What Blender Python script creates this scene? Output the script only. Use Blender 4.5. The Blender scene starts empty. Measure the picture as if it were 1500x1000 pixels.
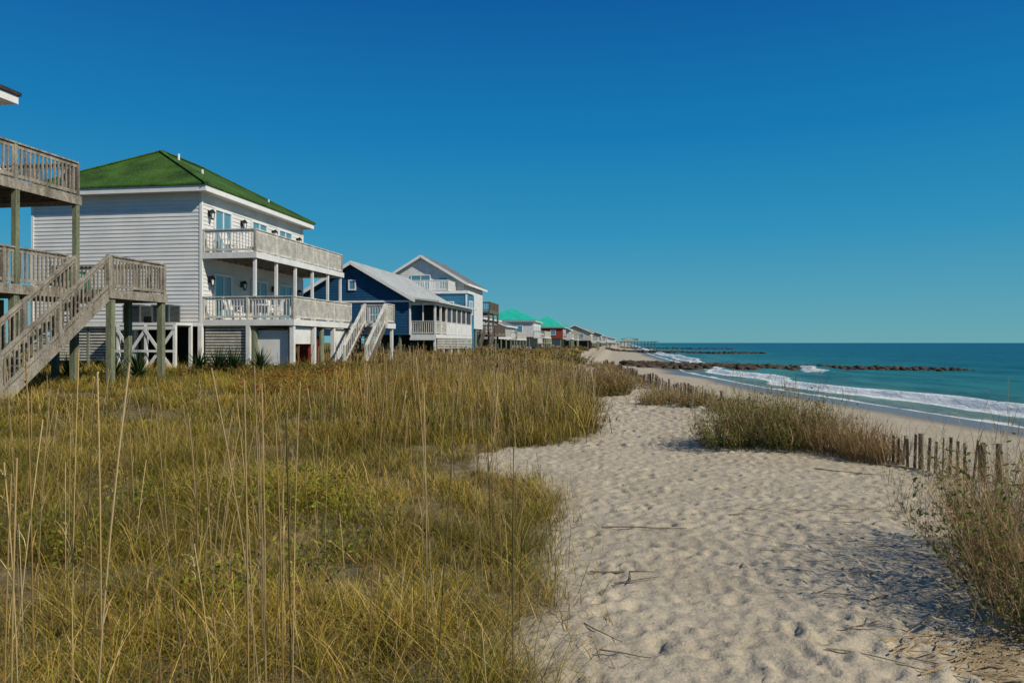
import bpy, math, random
import numpy as np
from mathutils import Vector
random.seed(7); rng=np.random.default_rng(11)
scene=bpy.context.scene
TH=math.radians(8.8); CT,ST=math.cos(TH),math.sin(TH)

# ---------------------------------------------------------------- noise / terrain
def _h(ix,iy,seed):
    v=np.sin(ix*127.1+iy*311.7+seed*74.7)*43758.5453
    return v-np.floor(v)
def vn(x,y,seed=0):
    x=np.asarray(x,float);y=np.asarray(y,float)
    ix=np.floor(x);iy=np.floor(y);fx=x-ix;fy=y-iy
    fx=fx*fx*(3-2*fx);fy=fy*fy*(3-2*fy)
    a=_h(ix,iy,seed);b=_h(ix+1,iy,seed);c=_h(ix,iy+1,seed);d=_h(ix+1,iy+1,seed)
    return (a*(1-fx)+b*fx)*(1-fy)+(c*(1-fx)+d*fx)*fy
def fbm(x,y,seed=0,o=4):
    s=0;a=.5
    for i in range(o):
        s=s+a*vn(x*2**i,y*2**i,seed+i*3);a*=.5
    return s
def ss(a,b,x):
    t=np.clip((x-a)/(b-a),0,1);return t*t*(3-2*t)
def x_s(y): return np.interp(y,[-200,0,31,60,90,105,130,200,257,400,1000,8000],[28,23,21,19.6,20.5,23,29,38,46,67,158,1240])
def x_f(y): return np.interp(y,[-200,0,8,9.6,10.5,12,20,33,60,105,200,400,1000,8000],[7.5,7,6.4,5.93,5.55,5.3,5.3,5.6,7.4,11,24,52,143,1220])
def x_v(y): return np.interp(y,[-50,0,2.5,3.9,6.5,9.3,10.6,11.4,12.6,14,20,25,40,60,100,200,400,1000,8000],[0,-.1,-.05,.08,.35,.4,-.6,-.6,.9,1.5,2.1,2.4,3.2,4.8,8,20,48,138,1210])
SEA=-1.75
def H(x,y):
    x=np.asarray(x,float);y=np.asarray(y,float)
    s=x-x_s(y)
    d=-s
    beach=np.where(d>0,SEA+np.minimum(.06*d,.75+.006*d),SEA-np.minimum(.06*s,5))
    dune=.55*ss(8,26,y)*ss(1.5,-6,x)+.15*ss(35,60,y)*ss(4,-4,x-x_v(y)+2)
    dune=dune+.12*np.exp(-((x+.3)/2.6)**2-((y-17)/4.5)**2)+.12*np.exp(-((x-4.2)/1.3)**2-((y-12)/1.3)**2)
    dune=dune+(fbm(x*.35,y*.35,3,3)-.45)*.18
    dune=dune-.45*ss(45,100,y)*ss(-1,2.,x-x_v(y))
    k=ss(0,1,(x_f(y)+2.6-x)/2.6)
    b2=beach+(fbm(x*.3,y*.3,9,3)-.45)*.12*ss(0,4,d)
    return b2*(1-k)+dune*k
def vegmask(x,y):
    e=x_v(y)+(fbm(x*1.3+5,y*1.3,21,3)-.45)*1.1
    return ss(.2,-.2,x-e)

# ---------------------------------------------------------------- mesh helpers
def link(o):
    scene.collection.objects.link(o);return o
def np_mesh(name,V,F,mat,col=None,smooth=False,attrs=None):
    V=np.asarray(V,np.float32).reshape(-1,3);F=np.asarray(F,np.int32)
    k=F.shape[1];me=bpy.data.meshes.new(name)
    me.vertices.add(len(V));me.vertices.foreach_set("co",V.ravel())
    me.loops.add(F.size);me.loops.foreach_set("vertex_index",F.ravel())
    me.polygons.add(len(F));me.polygons.foreach_set("loop_start",np.arange(0,F.size,k,dtype=np.int32))
    if smooth: me.polygons.foreach_set("use_smooth",np.ones(len(F),bool))
    me.update(calc_edges=True)
    if col is not None:
        a=me.attributes.new("Col",'FLOAT_COLOR','POINT')
        c=np.ones((len(V),4),np.float32);c[:,:3]=np.asarray(col,np.float32).reshape(-1,3)
        a.data.foreach_set("color",c.ravel())
    for n,arr in (attrs or {}).items():
        a=me.attributes.new(n,'FLOAT','POINT');a.data.foreach_set("value",np.asarray(arr,np.float32).ravel())
    me.materials.append(mat)
    return link(bpy.data.objects.new(name,me))
class MB:
    def __init__(s): s.v=[];s.f=[]
    def add(s,vs,fs):
        b=len(s.v);s.v+= [tuple(p) for p in vs];s.f+=[tuple(b+i for i in f) for f in fs]
    def box(s,x0,x1,y0,y1,z0,z1):
        s.add([(x0,y0,z0),(x1,y0,z0),(x1,y1,z0),(x0,y1,z0),(x0,y0,z1),(x1,y0,z1),(x1,y1,z1),(x0,y1,z1)],
              [(0,3,2,1),(4,5,6,7),(0,1,5,4),(1,2,6,5),(2,3,7,6),(3,0,4,7)])
    def beam(s,p,q,w,h):
        p=Vector(p);q=Vector(q);d=(q-p).normalized()
        side=d.cross(Vector((0,0,1)))
        if side.length<1e-3: side=Vector((1,0,0))
        side.normalize();up=side.cross(d).normalized()
        a=side*w/2;b=up*h/2
        s.add([p-a-b,p+a-b,p+a+b,p-a+b,q-a-b,q+a-b,q+a+b,q-a+b],[(0,3,2,1),(4,5,6,7),(0,1,5,4),(1,2,6,5),(2,3,7,6),(3,0,4,7)])
    def cyl(s,x,y,z0,z1,r0,r1=None,n=10):
        r1=r0 if r1 is None else r1
        vs=[(x+r*math.cos(2*math.pi*i/n),y+r*math.sin(2*math.pi*i/n),z) for z,r in((z0,r0),(z1,r1)) for i in range(n)]
        s.add(vs,[tuple(range(n-1,-1,-1)),tuple(range(n,2*n))]+[(i,(i+1)%n,n+(i+1)%n,n+i) for i in range(n)])
    def railing(s,p,q,h=1.0,sp=.14,bal=.036,post=.1,ps=2.2,ext=0):
        p=Vector(p);q=Vector(q);d=q-p;L=math.hypot(d.x,d.y)
        U=Vector((0,0,1))
        s.beam(p+U*h,q+U*h,.13,.045);s.beam(p+U*(h-.09),q+U*(h-.09),.04,.09);s.beam(p+U*.12,q+U*.12,.04,.09)
        n=max(1,int(L/sp))
        for i in range(1,n):
            c=p+d*i/n;b=bal/2
            s.box(c.x-b,c.x+b,c.y-b,c.y+b,c.z+.06,c.z+h-.03)
        m=max(1,round(L/ps))
        for i in range(m+1):
            c=p+d*i/m;b=post/2
            s.box(c.x-b,c.x+b,c.y-b,c.y+b,c.z-.22,c.z+h+.03)
    def siding(s,o,d,n,z0,z1,span,pitch=.17):
        k=max(1,int(round((z1-z0)/pitch)));pt=(z1-z0)/k
        for i in range(k):
            za=z0+i*pt;zb=za+pt
            a0,b0=span(za);a1,b1=span(zb)
            if b1<a1: a1=b1=(a1+b1)/2
            def P(t,off,z): return (o[0]+d[0]*t+n[0]*off,o[1]+d[1]*t+n[1]*off,z)
            s.add([P(a0,.034,za),P(b0,.034,za),P(b1,.008,zb),P(a1,.008,zb),P(a0,.0,za),P(b0,.0,za)],[(0,1,2,3),(4,5,1,0)])
    def mesh(s,name,mat):
        me=bpy.data.meshes.new(name);me.from_pydata(s.v,[],s.f);me.update();me.materials.append(mat);return me
class Build:
    def __init__(s,name,x,y,z=0,rot=-TH):
        s.name=name;s.parts={};s.x=x;s.y=y
        s.e=link(bpy.data.objects.new(name,None));s.e.location=(x,y,z);s.e.rotation_euler=(0,0,rot);s.e.empty_display_size=.3
    def p(s,part,mat):
        if part not in s.parts: s.parts[part]=(MB(),mat)
        return s.parts[part][0]
    def done(s):
        for k,(mb,mat) in s.parts.items():
            if mb.v:
                o=link(bpy.data.objects.new(k,mb.mesh(k,mat)));o.parent=s.e
    def w(s,lx,ly): return (s.x+lx*CT+ly*ST, s.y-lx*ST+ly*CT)

# ---------------------------------------------------------------- materials
def newmat(name):
    m=bpy.data.materials.new(name);m.use_nodes=True;nt=m.node_tree
    return m,nt,nt.nodes,nt.links,nt.nodes["Principled BSDF"]
def mat(name,c,rough=.6,var=.15,scale=4,bump=0,stretch=(1,1,1),spec=.3,metal=0,fine=40):
    m,nt,N,L,b=newmat(name)
    tc=N.new("ShaderNodeTexCoord");mp=N.new("ShaderNodeMapping");mp.inputs["Scale"].default_value=stretch
    L.new(tc.outputs["Object"],mp.inputs[0])
    n1=N.new("ShaderNodeTexNoise");n1.inputs["Scale"].default_value=scale;n1.inputs["Detail"].default_value=6
    n2=N.new("ShaderNodeTexNoise");n2.inputs["Scale"].default_value=fine;n2.inputs["Detail"].default_value=3
    L.new(mp.outputs[0],n1.inputs["Vector"]);L.new(mp.outputs[0],n2.inputs["Vector"])
    ad=N.new("ShaderNodeMath");ad.operation='ADD';L.new(n1.outputs[0],ad.inputs[0]);L.new(n2.outputs[0],ad.inputs[1])
    r=N.new("ShaderNodeMapRange");r.inputs[1].default_value=.7;r.inputs[2].default_value=1.3
    r.inputs[3].default_value=1-var*1.6;r.inputs[4].default_value=1+var*.6
    L.new(ad.outputs[0],r.inputs[0])
    mx=N.new("ShaderNodeVectorMath");mx.operation='SCALE';mx.inputs[0].default_value=c
    L.new(r.outputs[0],mx.inputs["Scale"]);L.new(mx.outputs[0],b.inputs["Base Color"])
    b.inputs["Roughness"].default_value=rough;b.inputs["Specular IOR Level"].default_value=spec;b.inputs["Metallic"].default_value=metal
    if bump:
        bp=N.new("ShaderNodeBump");bp.inputs["Strength"].default_value=bump;bp.inputs["Distance"].default_value=.02
        L.new(n2.outputs[0],bp.inputs["Height"]);L.new(bp.outputs[0],b.inputs["Normal"])
    return m
M_white=mat("white_paint",(.70,.70,.67),.5,.14,2)
M_siding=mat("white_vinyl_siding",(.72,.72,.69),.45,.12,.9)
M_trim=mat("white_trim",(.76,.76,.72),.5,.08,3)
M_rail=mat("painted_railing",(.62,.60,.53),.6,.28,3,fine=20)
M_wood=mat("weathered_wood",(.33,.295,.235),.85,.45,4,.4,(1,1,.3))
M_woodd=mat("weathered_wood_dark",(.16,.13,.10),.85,.4,5,.4,(1,1,.3))
M_pile=mat("treated_pile",(.19,.21,.13),.8,.35,4,.3,(1,1,.2))
M_green=mat("green_shingles",(.05,.12,.012),.9,.5,.9,.7,fine=14)
M_roofd=mat("dark_shingles",(.05,.045,.045),.9,.3,2,.5,fine=14)
M_roofg=mat("grey_metal_roof",(.30,.31,.31),.5,.2,1)
M_roofw=mat("pale_metal_roof",(.55,.57,.56),.45,.15,1)
M_teal=mat("teal_roof",(.03,.48,.34),.5,.15,1)
M_blue=mat("blue_siding",(.012,.075,.16),.6,.2,2)
M_blue2=mat("light_blue_siding",(.04,.19,.31),.6,.18,2)
M_grey=mat("grey_siding",(.30,.30,.28),.7,.15,2)
M_tan=mat("tan_siding",(.5,.46,.38),.7,.15,2)
M_red=mat("red_siding",(.28,.05,.035),.7,.15,2)
M_dark=mat("shadow_void",(.03,.03,.032),.9,.2,2)  # near-black; paints in the shade under houses, also colours the AC coil
M_screen=mat("insect_screen",(.05,.055,.06),.6,.15,30)
M_black=mat("black_metal",(.015,.015,.015),.4,.1,3)
M_ac=mat("ac_metal",(.12,.14,.14),.5,.15,3,metal=.2)
M_plg=mat("green_plastic",(.01,.14,.06),.4,.05,3)
M_plw=mat("white_plastic",(.78,.78,.76),.35,.05,3)
M_rock=mat("groyne_rock",(.085,.062,.04),.9,.5,1.2,.6,fine=9)
M_slat=mat("fence_slat",(.17,.125,.085),.9,.4,9,.4,(1,1,.2))
M_glass,_,_,_,b=newmat("window_glass");b.inputs["Base Color"].default_value=(.10,.26,.34,1);b.inputs["Roughness"].default_value=.06;b.inputs["Specular IOR Level"].default_value=.9
def attr_mat(name,trans=.3,rough=.7):
    m,nt,N,L,b=newmat(name)
    a=N.new("ShaderNodeAttribute");a.attribute_name="Col"
    L.new(a.outputs["Color"],b.inputs["Base Color"]);b.inputs["Roughness"].default_value=rough;b.inputs["Specular IOR Level"].default_value=.12
    t=N.new("ShaderNodeBsdfTranslucent");L.new(a.outputs["Color"],t.inputs["Color"])
    mx=N.new("ShaderNodeMixShader");mx.inputs[0].default_value=trans
    L.new(b.outputs[0],mx.inputs[1]);L.new(t.outputs[0],mx.inputs[2]);L.new(mx.outputs[0],N["Material Output"].inputs["Surface"])
    return m
M_grass=attr_mat("grass_blades",.28);M_leaf=attr_mat("leaves",.3,.6);M_straw=attr_mat("dry_stalks",.15,.8)

# ---------------------------------------------------------------- ground
def arange_geo(a,b,d0,g):
    out=[a];d=d0
    while out[-1]<b: out.append(out[-1]+d);d*=g
    return np.array(out)
xl=-1.6-arange_geo(0,6000,.08,1.045)[::-1]
xm=np.arange(-1.57,7.0,.03)
xr=np.concatenate([7.0+np.arange(0,30,.35),37+arange_geo(.5,25000,1.5,1.25)])
X=np.concatenate([xl,xm,xr])
Y=np.concatenate([-np.array(arange_geo(0,3000,1,1.25))[::-1],np.arange(.5,2.4,.3),np.arange(2.43,12,.03),np.arange(12,18,.05),np.arange(18,30,.10),30+arange_geo(0,9000,.15,1.05)])
Y=np.unique(Y)
w=x_s(Y)-x_s(31)
w=np.where(Y<90,0,w-(x_s(90)-x_s(31)))
GX=X[None,:]+w[:,None];GY=np.repeat(Y[:,None],len(X),1)
GZ=H(GX,GY)
fp=[]
for i in range(13000):
    y=2.4+27*random.random()**1.4;x=random.uniform(-.8,6.6)
    fp.append((x,y,random.uniform(.022,.058),random.uniform(.006,.017)*(1.0 if random.random()<.88 else 1.6),random.uniform(-.9,.9)))
for (x,y,r,d,an) in fp:
    if y>12 : r*=1.3;d*=1.3
    if y>18 : r*=1.4;d*=1.2
    R_=r*5
    i0,i1=np.searchsorted(Y,[y-R_,y+R_]);j0,j1=np.searchsorted(X,[x-R_,x+R_])
    sx=GX[i0:i1,j0:j1]-x;sy=GY[i0:i1,j0:j1]-y
    a=sx*math.cos(an)+sy*math.sin(an);b_=-sx*math.sin(an)+sy*math.cos(an)
    q=(a/r)**2+(b_/(r*1.5))**2
    GZ[i0:i1,j0:j1]+= -d*np.exp(-q)+.5*d*np.exp(-(np.sqrt(q)-1.6)**2*3.5)
near=ss(40,15,GY)*ss(-3,-1,GX)*ss(9,7,GX)
GZ+=near*((fbm(GX*3,GY*3,31,3)-.45)*.022+(fbm(GX*9,GY*9,5,2)-.4)*.024)
ny,nx=GX.shape
V=np.stack([GX,GY,GZ],-1).reshape(-1,3)
idx=np.arange(ny*nx).reshape(ny,nx)
F=np.stack([idx[:-1,:-1],idx[:-1,1:],idx[1:,1:],idx[1:,:-1]],-1).reshape(-1,4)
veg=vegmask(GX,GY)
m,nt,N,L,b=newmat("sand_ground")
at=N.new("ShaderNodeAttribute");at.attribute_name="veg"
aw=N.new("ShaderNodeAttribute");aw.attribute_name="wet"
geo=N.new("ShaderNodeNewGeometry")
def noise(s,d=5,r=.55):
    n=N.new("ShaderNodeTexNoise");n.inputs["Scale"].default_value=s;n.inputs["Detail"].default_value=d;n.inputs["Roughness"].default_value=r
    L.new(geo.outputs["Position"],n.inputs["Vector"]);return n
def ramp(src,stops):
    r=N.new("ShaderNodeValToRGB");e=r.color_ramp.elements
    e[0].position,e[0].color=stops[0][0],(*stops[0][1],1);e[1].position,e[1].color=stops[-1][0],(*stops[-1][1],1)
    for p,c in stops[1:-1]:
        x=e.new(p);x.color=(*c,1)
    L.new(src,r.inputs[0]);return r
def mix(f,a,b_):
    mm=N.new("ShaderNodeMix");mm.data_type='RGBA'
    L.new(f,mm.inputs[0]);L.new(a,mm.inputs[6]);L.new(b_,mm.inputs[7]);return mm.outputs[2]
n1=noise(1.1);n2=noise(60,4,.7);n3=noise(5,6)
sand=ramp(n1.outputs[0],[(.3,(.40,.34,.238)),(.5,(.445,.382,.272)),(.7,(.49,.42,.305))])
grain=ramp(n2.outputs[0],[(.3,(.5,.47,.43)),(.45,(.93,.93,.93)),(.7,(1.1,1.1,1.1))])
mul=N.new("ShaderNodeMix");mul.data_type='RGBA';mul.blend_type='MULTIPLY';mul.inputs[0].default_value=1
L.new(sand.outputs[0],mul.inputs[6]);L.new(grain.outputs[0],mul.inputs[7])
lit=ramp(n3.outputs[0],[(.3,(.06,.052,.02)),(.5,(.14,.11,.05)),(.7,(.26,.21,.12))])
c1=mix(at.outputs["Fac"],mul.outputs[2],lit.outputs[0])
wetc=N.new("ShaderNodeRGB");wetc.outputs[0].default_value=(.16,.14,.11,1)
c2=mix(aw.outputs["Fac"],c1,wetc.outputs[0])
L.new(c2,b.inputs["Base Color"])
rr=N.new("ShaderNodeMapRange");rr.inputs[3].default_value=.95;rr.inputs[4].default_value=.25;L.new(aw.outputs["Fac"],rr.inputs[0]);L.new(rr.outputs[0],b.inputs["Roughness"])
b.inputs["Specular IOR Level"].default_value=.2
bp=N.new("ShaderNodeBump");bp.inputs["Strength"].default_value=.7;bp.inputs["Distance"].default_value=.03
n4=noise(16,5,.65);L.new(n4.outputs[0],bp.inputs["Height"]);L.new(bp.outputs[0],b.inputs["Normal"])
S=GX-x_s(GY)
wet=ss(-4.5,-1.5,S+(fbm(GX*.15,GY*.1,4,2)-.4)*4)
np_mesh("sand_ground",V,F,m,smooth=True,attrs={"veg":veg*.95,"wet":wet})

# ---------------------------------------------------------------- sea
s_=np.concatenate([np.arange(-3,30,.35),30+arange_geo(0,30000,.6,1.06)])
ys=np.unique(np.concatenate([-arange_geo(0,4000,2,1.2),np.arange(0,130,.5),130+arange_geo(0,20000,.7,1.06)]))
SS,YY=np.meshgrid(s_,ys);XX=x_s(YY)+SS
jit=(fbm(YY*.07,SS*0,8,3)-.45)*4+(fbm(YY*.5,SS*.2,18,3)-.45)*.9
dd=SS-4.4-jit
amp=.42*ss(0,30,YY)*(.6+.9*vn(YY*.05,SS*0,14))
ZZ=SEA+.0*SS+amp*np.where(dd<0,np.exp(-(dd/.55)**2),np.exp(-(dd/1.6)**2))
d2=SS-16-jit*1.5;am2=.55*np.exp(-((YY-93)/12)**2)
ZZ+=am2*np.where(d2<0,np.exp(-(d2/.9)**2),np.exp(-(d2/2.5)**2))
d3=SS-11-jit;ZZ+=.20*np.exp(-(d3/1.4)**2)
ZZ+=ss(6,25,SS)*((fbm(XX*.16,YY*.07,40,3)-.45)*.6)*ss(900,150,YY)
foam=np.where(dd<0,ss(-2.8,-.5,dd),ss(.7,.0,dd))*1.05
foam=np.maximum(foam,.74*ss(.8,.2,SS+ (fbm(YY*.3,SS*0,2,3)-.5)*1.2)*1)
foam=np.maximum(foam,np.where(d2<0,ss(-2.4,-.5,d2),ss(.6,0,d2))*np.exp(-((YY-93)/10)**2)*1.0)
foam=np.maximum(foam,.40*ss(4,1.5,SS))
foam=np.maximum(foam,.46*np.exp(-(d3/.7)**2)*vn(YY*.08,SS*0,77))
for yy0,x0,x1 in((104,20,56),(254,44,80)):
    foam=np.maximum(foam,.6*np.exp(-((YY-yy0+3)/2.2)**2)*ss(x0-2,x0,XX)*ss(x1+4,x1-2,XX))
V=np.stack([XX,YY,ZZ],-1).reshape(-1,3);ny,nx=XX.shape;idx=np.arange(ny*nx).reshape(ny,nx)
F=np.stack([idx[:-1,:-1],idx[:-1,1:],idx[1:,1:],idx[1:,:-1]],-1).reshape(-1,4)
m,nt,N,L,b=newmat("sea_water")
geo=N.new("ShaderNodeNewGeometry")
ao=N.new("ShaderNodeAttribute");ao.attribute_name="off"
af=N.new("ShaderNodeAttribute");af.attribute_name="foam"
col=ramp(ao.outputs["Fac"],[(0,(.17,.18,.12)),(.10,(.09,.20,.14)),(.28,(.025,.15,.125)),(.5,(.004,.08,.09)),(1,(.001,.042,.068))])
mp=N.new("ShaderNodeMapping");mp.inputs["Scale"].default_value=(.5,.22,1);mp.inputs["Rotation"].default_value=(0,0,.2);L.new(geo.outputs["Position"],mp.inputs[0])
nn=N.new("ShaderNodeTexNoise");nn.inputs["Scale"].default_value=.35;nn.inputs["Detail"].default_value=10;nn.inputs["Roughness"].default_value=.66;L.new(mp.outputs[0],nn.inputs["Vector"])
var=ramp(nn.outputs[0],[(.35,(.5,.58,.64)),(.65,(1.45,1.38,1.3))])
mu=N.new("ShaderNodeMix");mu.data_type='RGBA';mu.blend_type='MULTIPLY';mu.inputs[0].default_value=1
L.new(col.outputs[0],mu.inputs[6]);L.new(var.outputs[0],mu.inputs[7])
nf=N.new("ShaderNodeTexNoise");nf.inputs["Scale"].default_value=1.6;nf.inputs["Detail"].default_value=8;nf.inputs["Roughness"].default_value=.7;L.new(geo.outputs["Position"],nf.inputs["Vector"])
ad=N.new("ShaderNodeMath");ad.operation='ADD';L.new(af.outputs["Fac"],ad.inputs[0]);L.new(nf.outputs[0],ad.inputs[1])
fm=N.new("ShaderNodeMapRange");fm.inputs[1].default_value=.98;fm.inputs[2].default_value=1.2;fm.clamp=True;L.new(ad.outputs[0],fm.inputs[0])
wc=N.new("ShaderNodeRGB");wc.outputs[0].default_value=(.74,.78,.74,1)
L.new(mix(fm.outputs[0],mu.outputs[2],wc.outputs[0]),b.inputs["Base Color"])
rg=N.new("ShaderNodeMapRange");rg.inputs[3].default_value=.28;rg.inputs[4].default_value=.9;L.new(fm.outputs[0],rg.inputs[0]);L.new(rg.outputs[0],b.inputs["Roughness"])
b.inputs["Specular IOR Level"].default_value=.2;b.inputs["IOR"].default_value=1.33
bp=N.new("ShaderNodeBump");bp.inputs["Strength"].default_value=1;bp.inputs["Distance"].default_value=1.0;L.new(nn.outputs[0],bp.inputs["Height"]);L.new(bp.outputs[0],b.inputs["Normal"])
off=np.clip(np.log1p(np.maximum(SS,0))/math.log(600),0,1)**1.6
np_mesh("sea",V,F,m,smooth=True,attrs={"off":off,"foam":foam})

# ---------------------------------------------------------------- blades
def blades(P,az,Lg,ph0,ph1,wd,cb,ct,K=4,taper=True,tw=None):
    n=len(P);t=np.linspace(0,1,K)
    ph=ph0[:,None]+ph1[:,None]*t[None,:]
    ds=Lg[:,None]/(K-1)
    hx=np.concatenate([np.zeros((n,1)),np.cumsum(np.sin(ph[:,:-1])*ds,1)],1)
    hz=np.concatenate([np.zeros((n,1)),np.cumsum(np.cos(ph[:,:-1])*ds,1)],1)
    C=np.stack([P[:,None,0]+hx*np.cos(az)[:,None],P[:,None,1]+hx*np.sin(az)[:,None],P[:,None,2]+hz],-1)
    sa=az+math.pi/2 if tw is None else tw
    sd=np.stack([np.cos(sa),np.sin(sa),np.zeros(n)],-1)[:,None,:]
    wt=(1-.88*t**1.6) if taper else np.ones(K)
    off=sd*(wd[:,None]*wt[None,:]*.5)[...,None]
    V=np.stack([C-off,C+off],2)
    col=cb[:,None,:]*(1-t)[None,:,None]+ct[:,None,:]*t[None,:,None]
    col=np.repeat(col[:,:,None,:],2,2)
    base=(np.arange(n)*K*2)[:,None]+(np.arange(K-1)*2)[None,:]
    F=np.stack([base,base+1,base+3,base+2],-1).reshape(-1,4)
    return V.reshape(-1,3),F,col.reshape(-1,3)
class Acc:
    def __init__(s): s.V=[];s.F=[];s.C=[];s.n=0
    def add(s,vfc):
        v,f,c=vfc;s.V.append(v);s.F.append(f+s.n);s.C.append(c);s.n+=len(v)
    def build(s,name,mt): return np_mesh(name,np.concatenate(s.V),np.concatenate(s.F),mt,col=np.concatenate(s.C))
def pal(n,cols,wts):
    wts=np.array(wts,float);wts/=wts.sum()
    c=np.array(cols)[rng.choice(len(cols),n,p=wts)]
    return c*(rng.uniform(.65,1.35,(n,1)))
GR=[(.13,.14,.012),(.25,.22,.02),(.36,.27,.04),(.52,.39,.15),(.065,.095,.012),(.29,.135,.035)]
def tuft_field(acc,x0,x1,y0,y1,dens,per,rad,Lr,wd,wts,wedge=.78,ph=(.05,.6),cl=(.3,1.5),hn=1.0,mask=None,K=4,dark=.38,patch=2.8):
    n=int((x1-x0)*(y1-y0)*dens/per)
    x=rng.uniform(x0,x1,n);y=rng.uniform(y0,y1,n)
    k=(rng.random(n)<vegmask(x,y))&(np.abs(x)<wedge*y+2.2)
    if mask is not None:k&=mask(x,y)
    pt=np.clip(.72+patch*(fbm(x*1.1,y*1.1,50,3)-.45),.08,1)
    k&=rng.random(n)<pt
    x=x[k];y=y[k];n=len(x)
    hs=.4+1.15*fbm(x*.8,y*.8,61,3)
    tone=fbm(x*.45,y*.45,71,3)
    tuftgreen=(fbm(x*.9+40,y*.9,91,2)+rng.normal(0,.10,n))
    X_=np.repeat(x,per)+rng.normal(0,rad,n*per);Y_=np.repeat(y,per)+rng.normal(0,rad,n*per)
    hs=np.repeat(hs*rng.uniform(.6,1.35,n),per);tn=np.repeat(tone+rng.normal(0,.12,n),per);N_=n*per
    tg=np.repeat(tuftgreen,per)
    Z=H(X_,Y_)-.02
    Lg=rng.uniform(Lr[0],Lr[1],N_)*hs*hn
    az=rng.uniform(0,2*math.pi,N_)
    cb=pal(N_,GR,wts)
    tn=np.clip((tn-.47)*5,-1,1)[:,None]
    cb=cb*(1+.38*tn)+np.array([.06,.012,.0])*np.clip(tn,0,1)
    g=np.clip((tg-.46)*4,0,1)[:,None]*.65
    cb=cb*(1-g)+g*np.array([.11,.135,.016])*rng.uniform(.6,1.4,(N_,1))
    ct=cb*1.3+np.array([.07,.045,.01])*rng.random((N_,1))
    cb=cb*dark  # darkened roots: shade between tufts put into the blade colour
    acc.add(blades(np.stack([X_,Y_,Z],-1),az,Lg,rng.uniform(*ph,N_),rng.uniform(*cl,N_),wd*rng.uniform(.6,1.3,N_),cb,ct,K,tw=az+math.pi/2+rng.normal(0,.6,N_)))
A=Acc()
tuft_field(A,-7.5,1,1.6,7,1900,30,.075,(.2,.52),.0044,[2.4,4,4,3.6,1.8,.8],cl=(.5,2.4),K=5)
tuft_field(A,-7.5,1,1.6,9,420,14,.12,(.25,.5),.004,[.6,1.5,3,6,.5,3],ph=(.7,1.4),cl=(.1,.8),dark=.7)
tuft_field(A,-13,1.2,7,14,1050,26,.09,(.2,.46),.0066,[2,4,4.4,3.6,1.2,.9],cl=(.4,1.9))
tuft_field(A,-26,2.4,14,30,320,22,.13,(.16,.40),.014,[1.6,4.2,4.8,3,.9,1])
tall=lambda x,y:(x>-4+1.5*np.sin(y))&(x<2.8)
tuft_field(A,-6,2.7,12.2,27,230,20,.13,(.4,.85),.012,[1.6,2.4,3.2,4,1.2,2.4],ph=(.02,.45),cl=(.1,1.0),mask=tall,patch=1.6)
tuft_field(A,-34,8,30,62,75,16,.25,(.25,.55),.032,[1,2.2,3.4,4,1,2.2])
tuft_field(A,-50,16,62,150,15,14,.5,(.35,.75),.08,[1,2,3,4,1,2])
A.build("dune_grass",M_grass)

A=Acc()
n=480;y=rng.uniform(2.9,14,n);x=x_v(y)+rng.uniform(-.3,.5,n)
az=rng.uniform(0,6.28,n);cb=pal(n,GR,[1,2,2,5,1,2])
A.add(blades(np.stack([x,y,H(x,y)],-1),az,rng.uniform(.12,.4,n),rng.uniform(.6,1.35,n),rng.uniform(.2,.9,n),np.full(n,.005),cb*.7,cb))
A.build("edge_grass",M_grass)

# ---------------------------------------------------------------- sea oats
A=Acc()
def oats(x,y,Lg,wd,head=.55,spread=.12,lv=2):
    n=len(x);P=np.stack([x,y,H(x,y)-.02],-1);az=rng.uniform(0,6.28,n)
    c=pal(n,[(.52,.38,.18),(.60,.46,.25),(.36,.24,.10),(.2,.15,.06)],[3,3,2,1.4])
    p0=np.abs(rng.normal(0,spread,n));p1=rng.uniform(0,.2,n)
    for k in (0,1.57):
        A.add(blades(P,az,Lg,p0,p1,wd,c*.7,c,6,taper=False,tw=np.full(n,.2+k)))
    ii=np.repeat(np.arange(n),lv);t=rng.uniform(.1,.6,len(ii));ph=p0[ii]+p1[ii]*.35*t
    Q=P[ii]+np.stack([np.sin(ph)*Lg[ii]*t*np.cos(az[ii]),np.sin(ph)*Lg[ii]*t*np.sin(az[ii]),np.cos(ph)*Lg[ii]*t],-1)
    A.add(blades(Q,rng.uniform(0,6.28,len(ii)),rng.uniform(.10,.28,len(ii)),rng.uniform(.3,.9,len(ii)),rng.uniform(.5,2.2,len(ii)),wd[ii]*.8,c[ii]*.8,c[ii]))
    sel=rng.random(n)<head
    idx=np.where(sel)[0];per=14
    if len(idx)==0: return
    ii=np.repeat(idx,per);t=rng.uniform(.82,1.0,len(ii))
    ph=p0[ii]+p1[ii]*.45
    hx=np.sin(ph)*Lg[ii]*t;hz=np.cos(ph)*Lg[ii]*t
    Q=np.stack([P[ii,0]+hx*np.cos(az[ii]),P[ii,1]+hx*np.sin(az[ii]),P[ii,2]+hz-.01],-1)
    cc=c[ii]*rng.uniform(.6,1.1,(len(ii),1))
    A.add(blades(Q,az[ii]+rng.normal(0,.8,len(ii)),rng.uniform(.015,.05,len(ii)),rng.uniform(.2,.9,len(ii)),rng.uniform(.6,1.8,len(ii)),np.maximum(wd[ii]*1.0,.004),cc,cc,3,taper=False))
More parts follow.
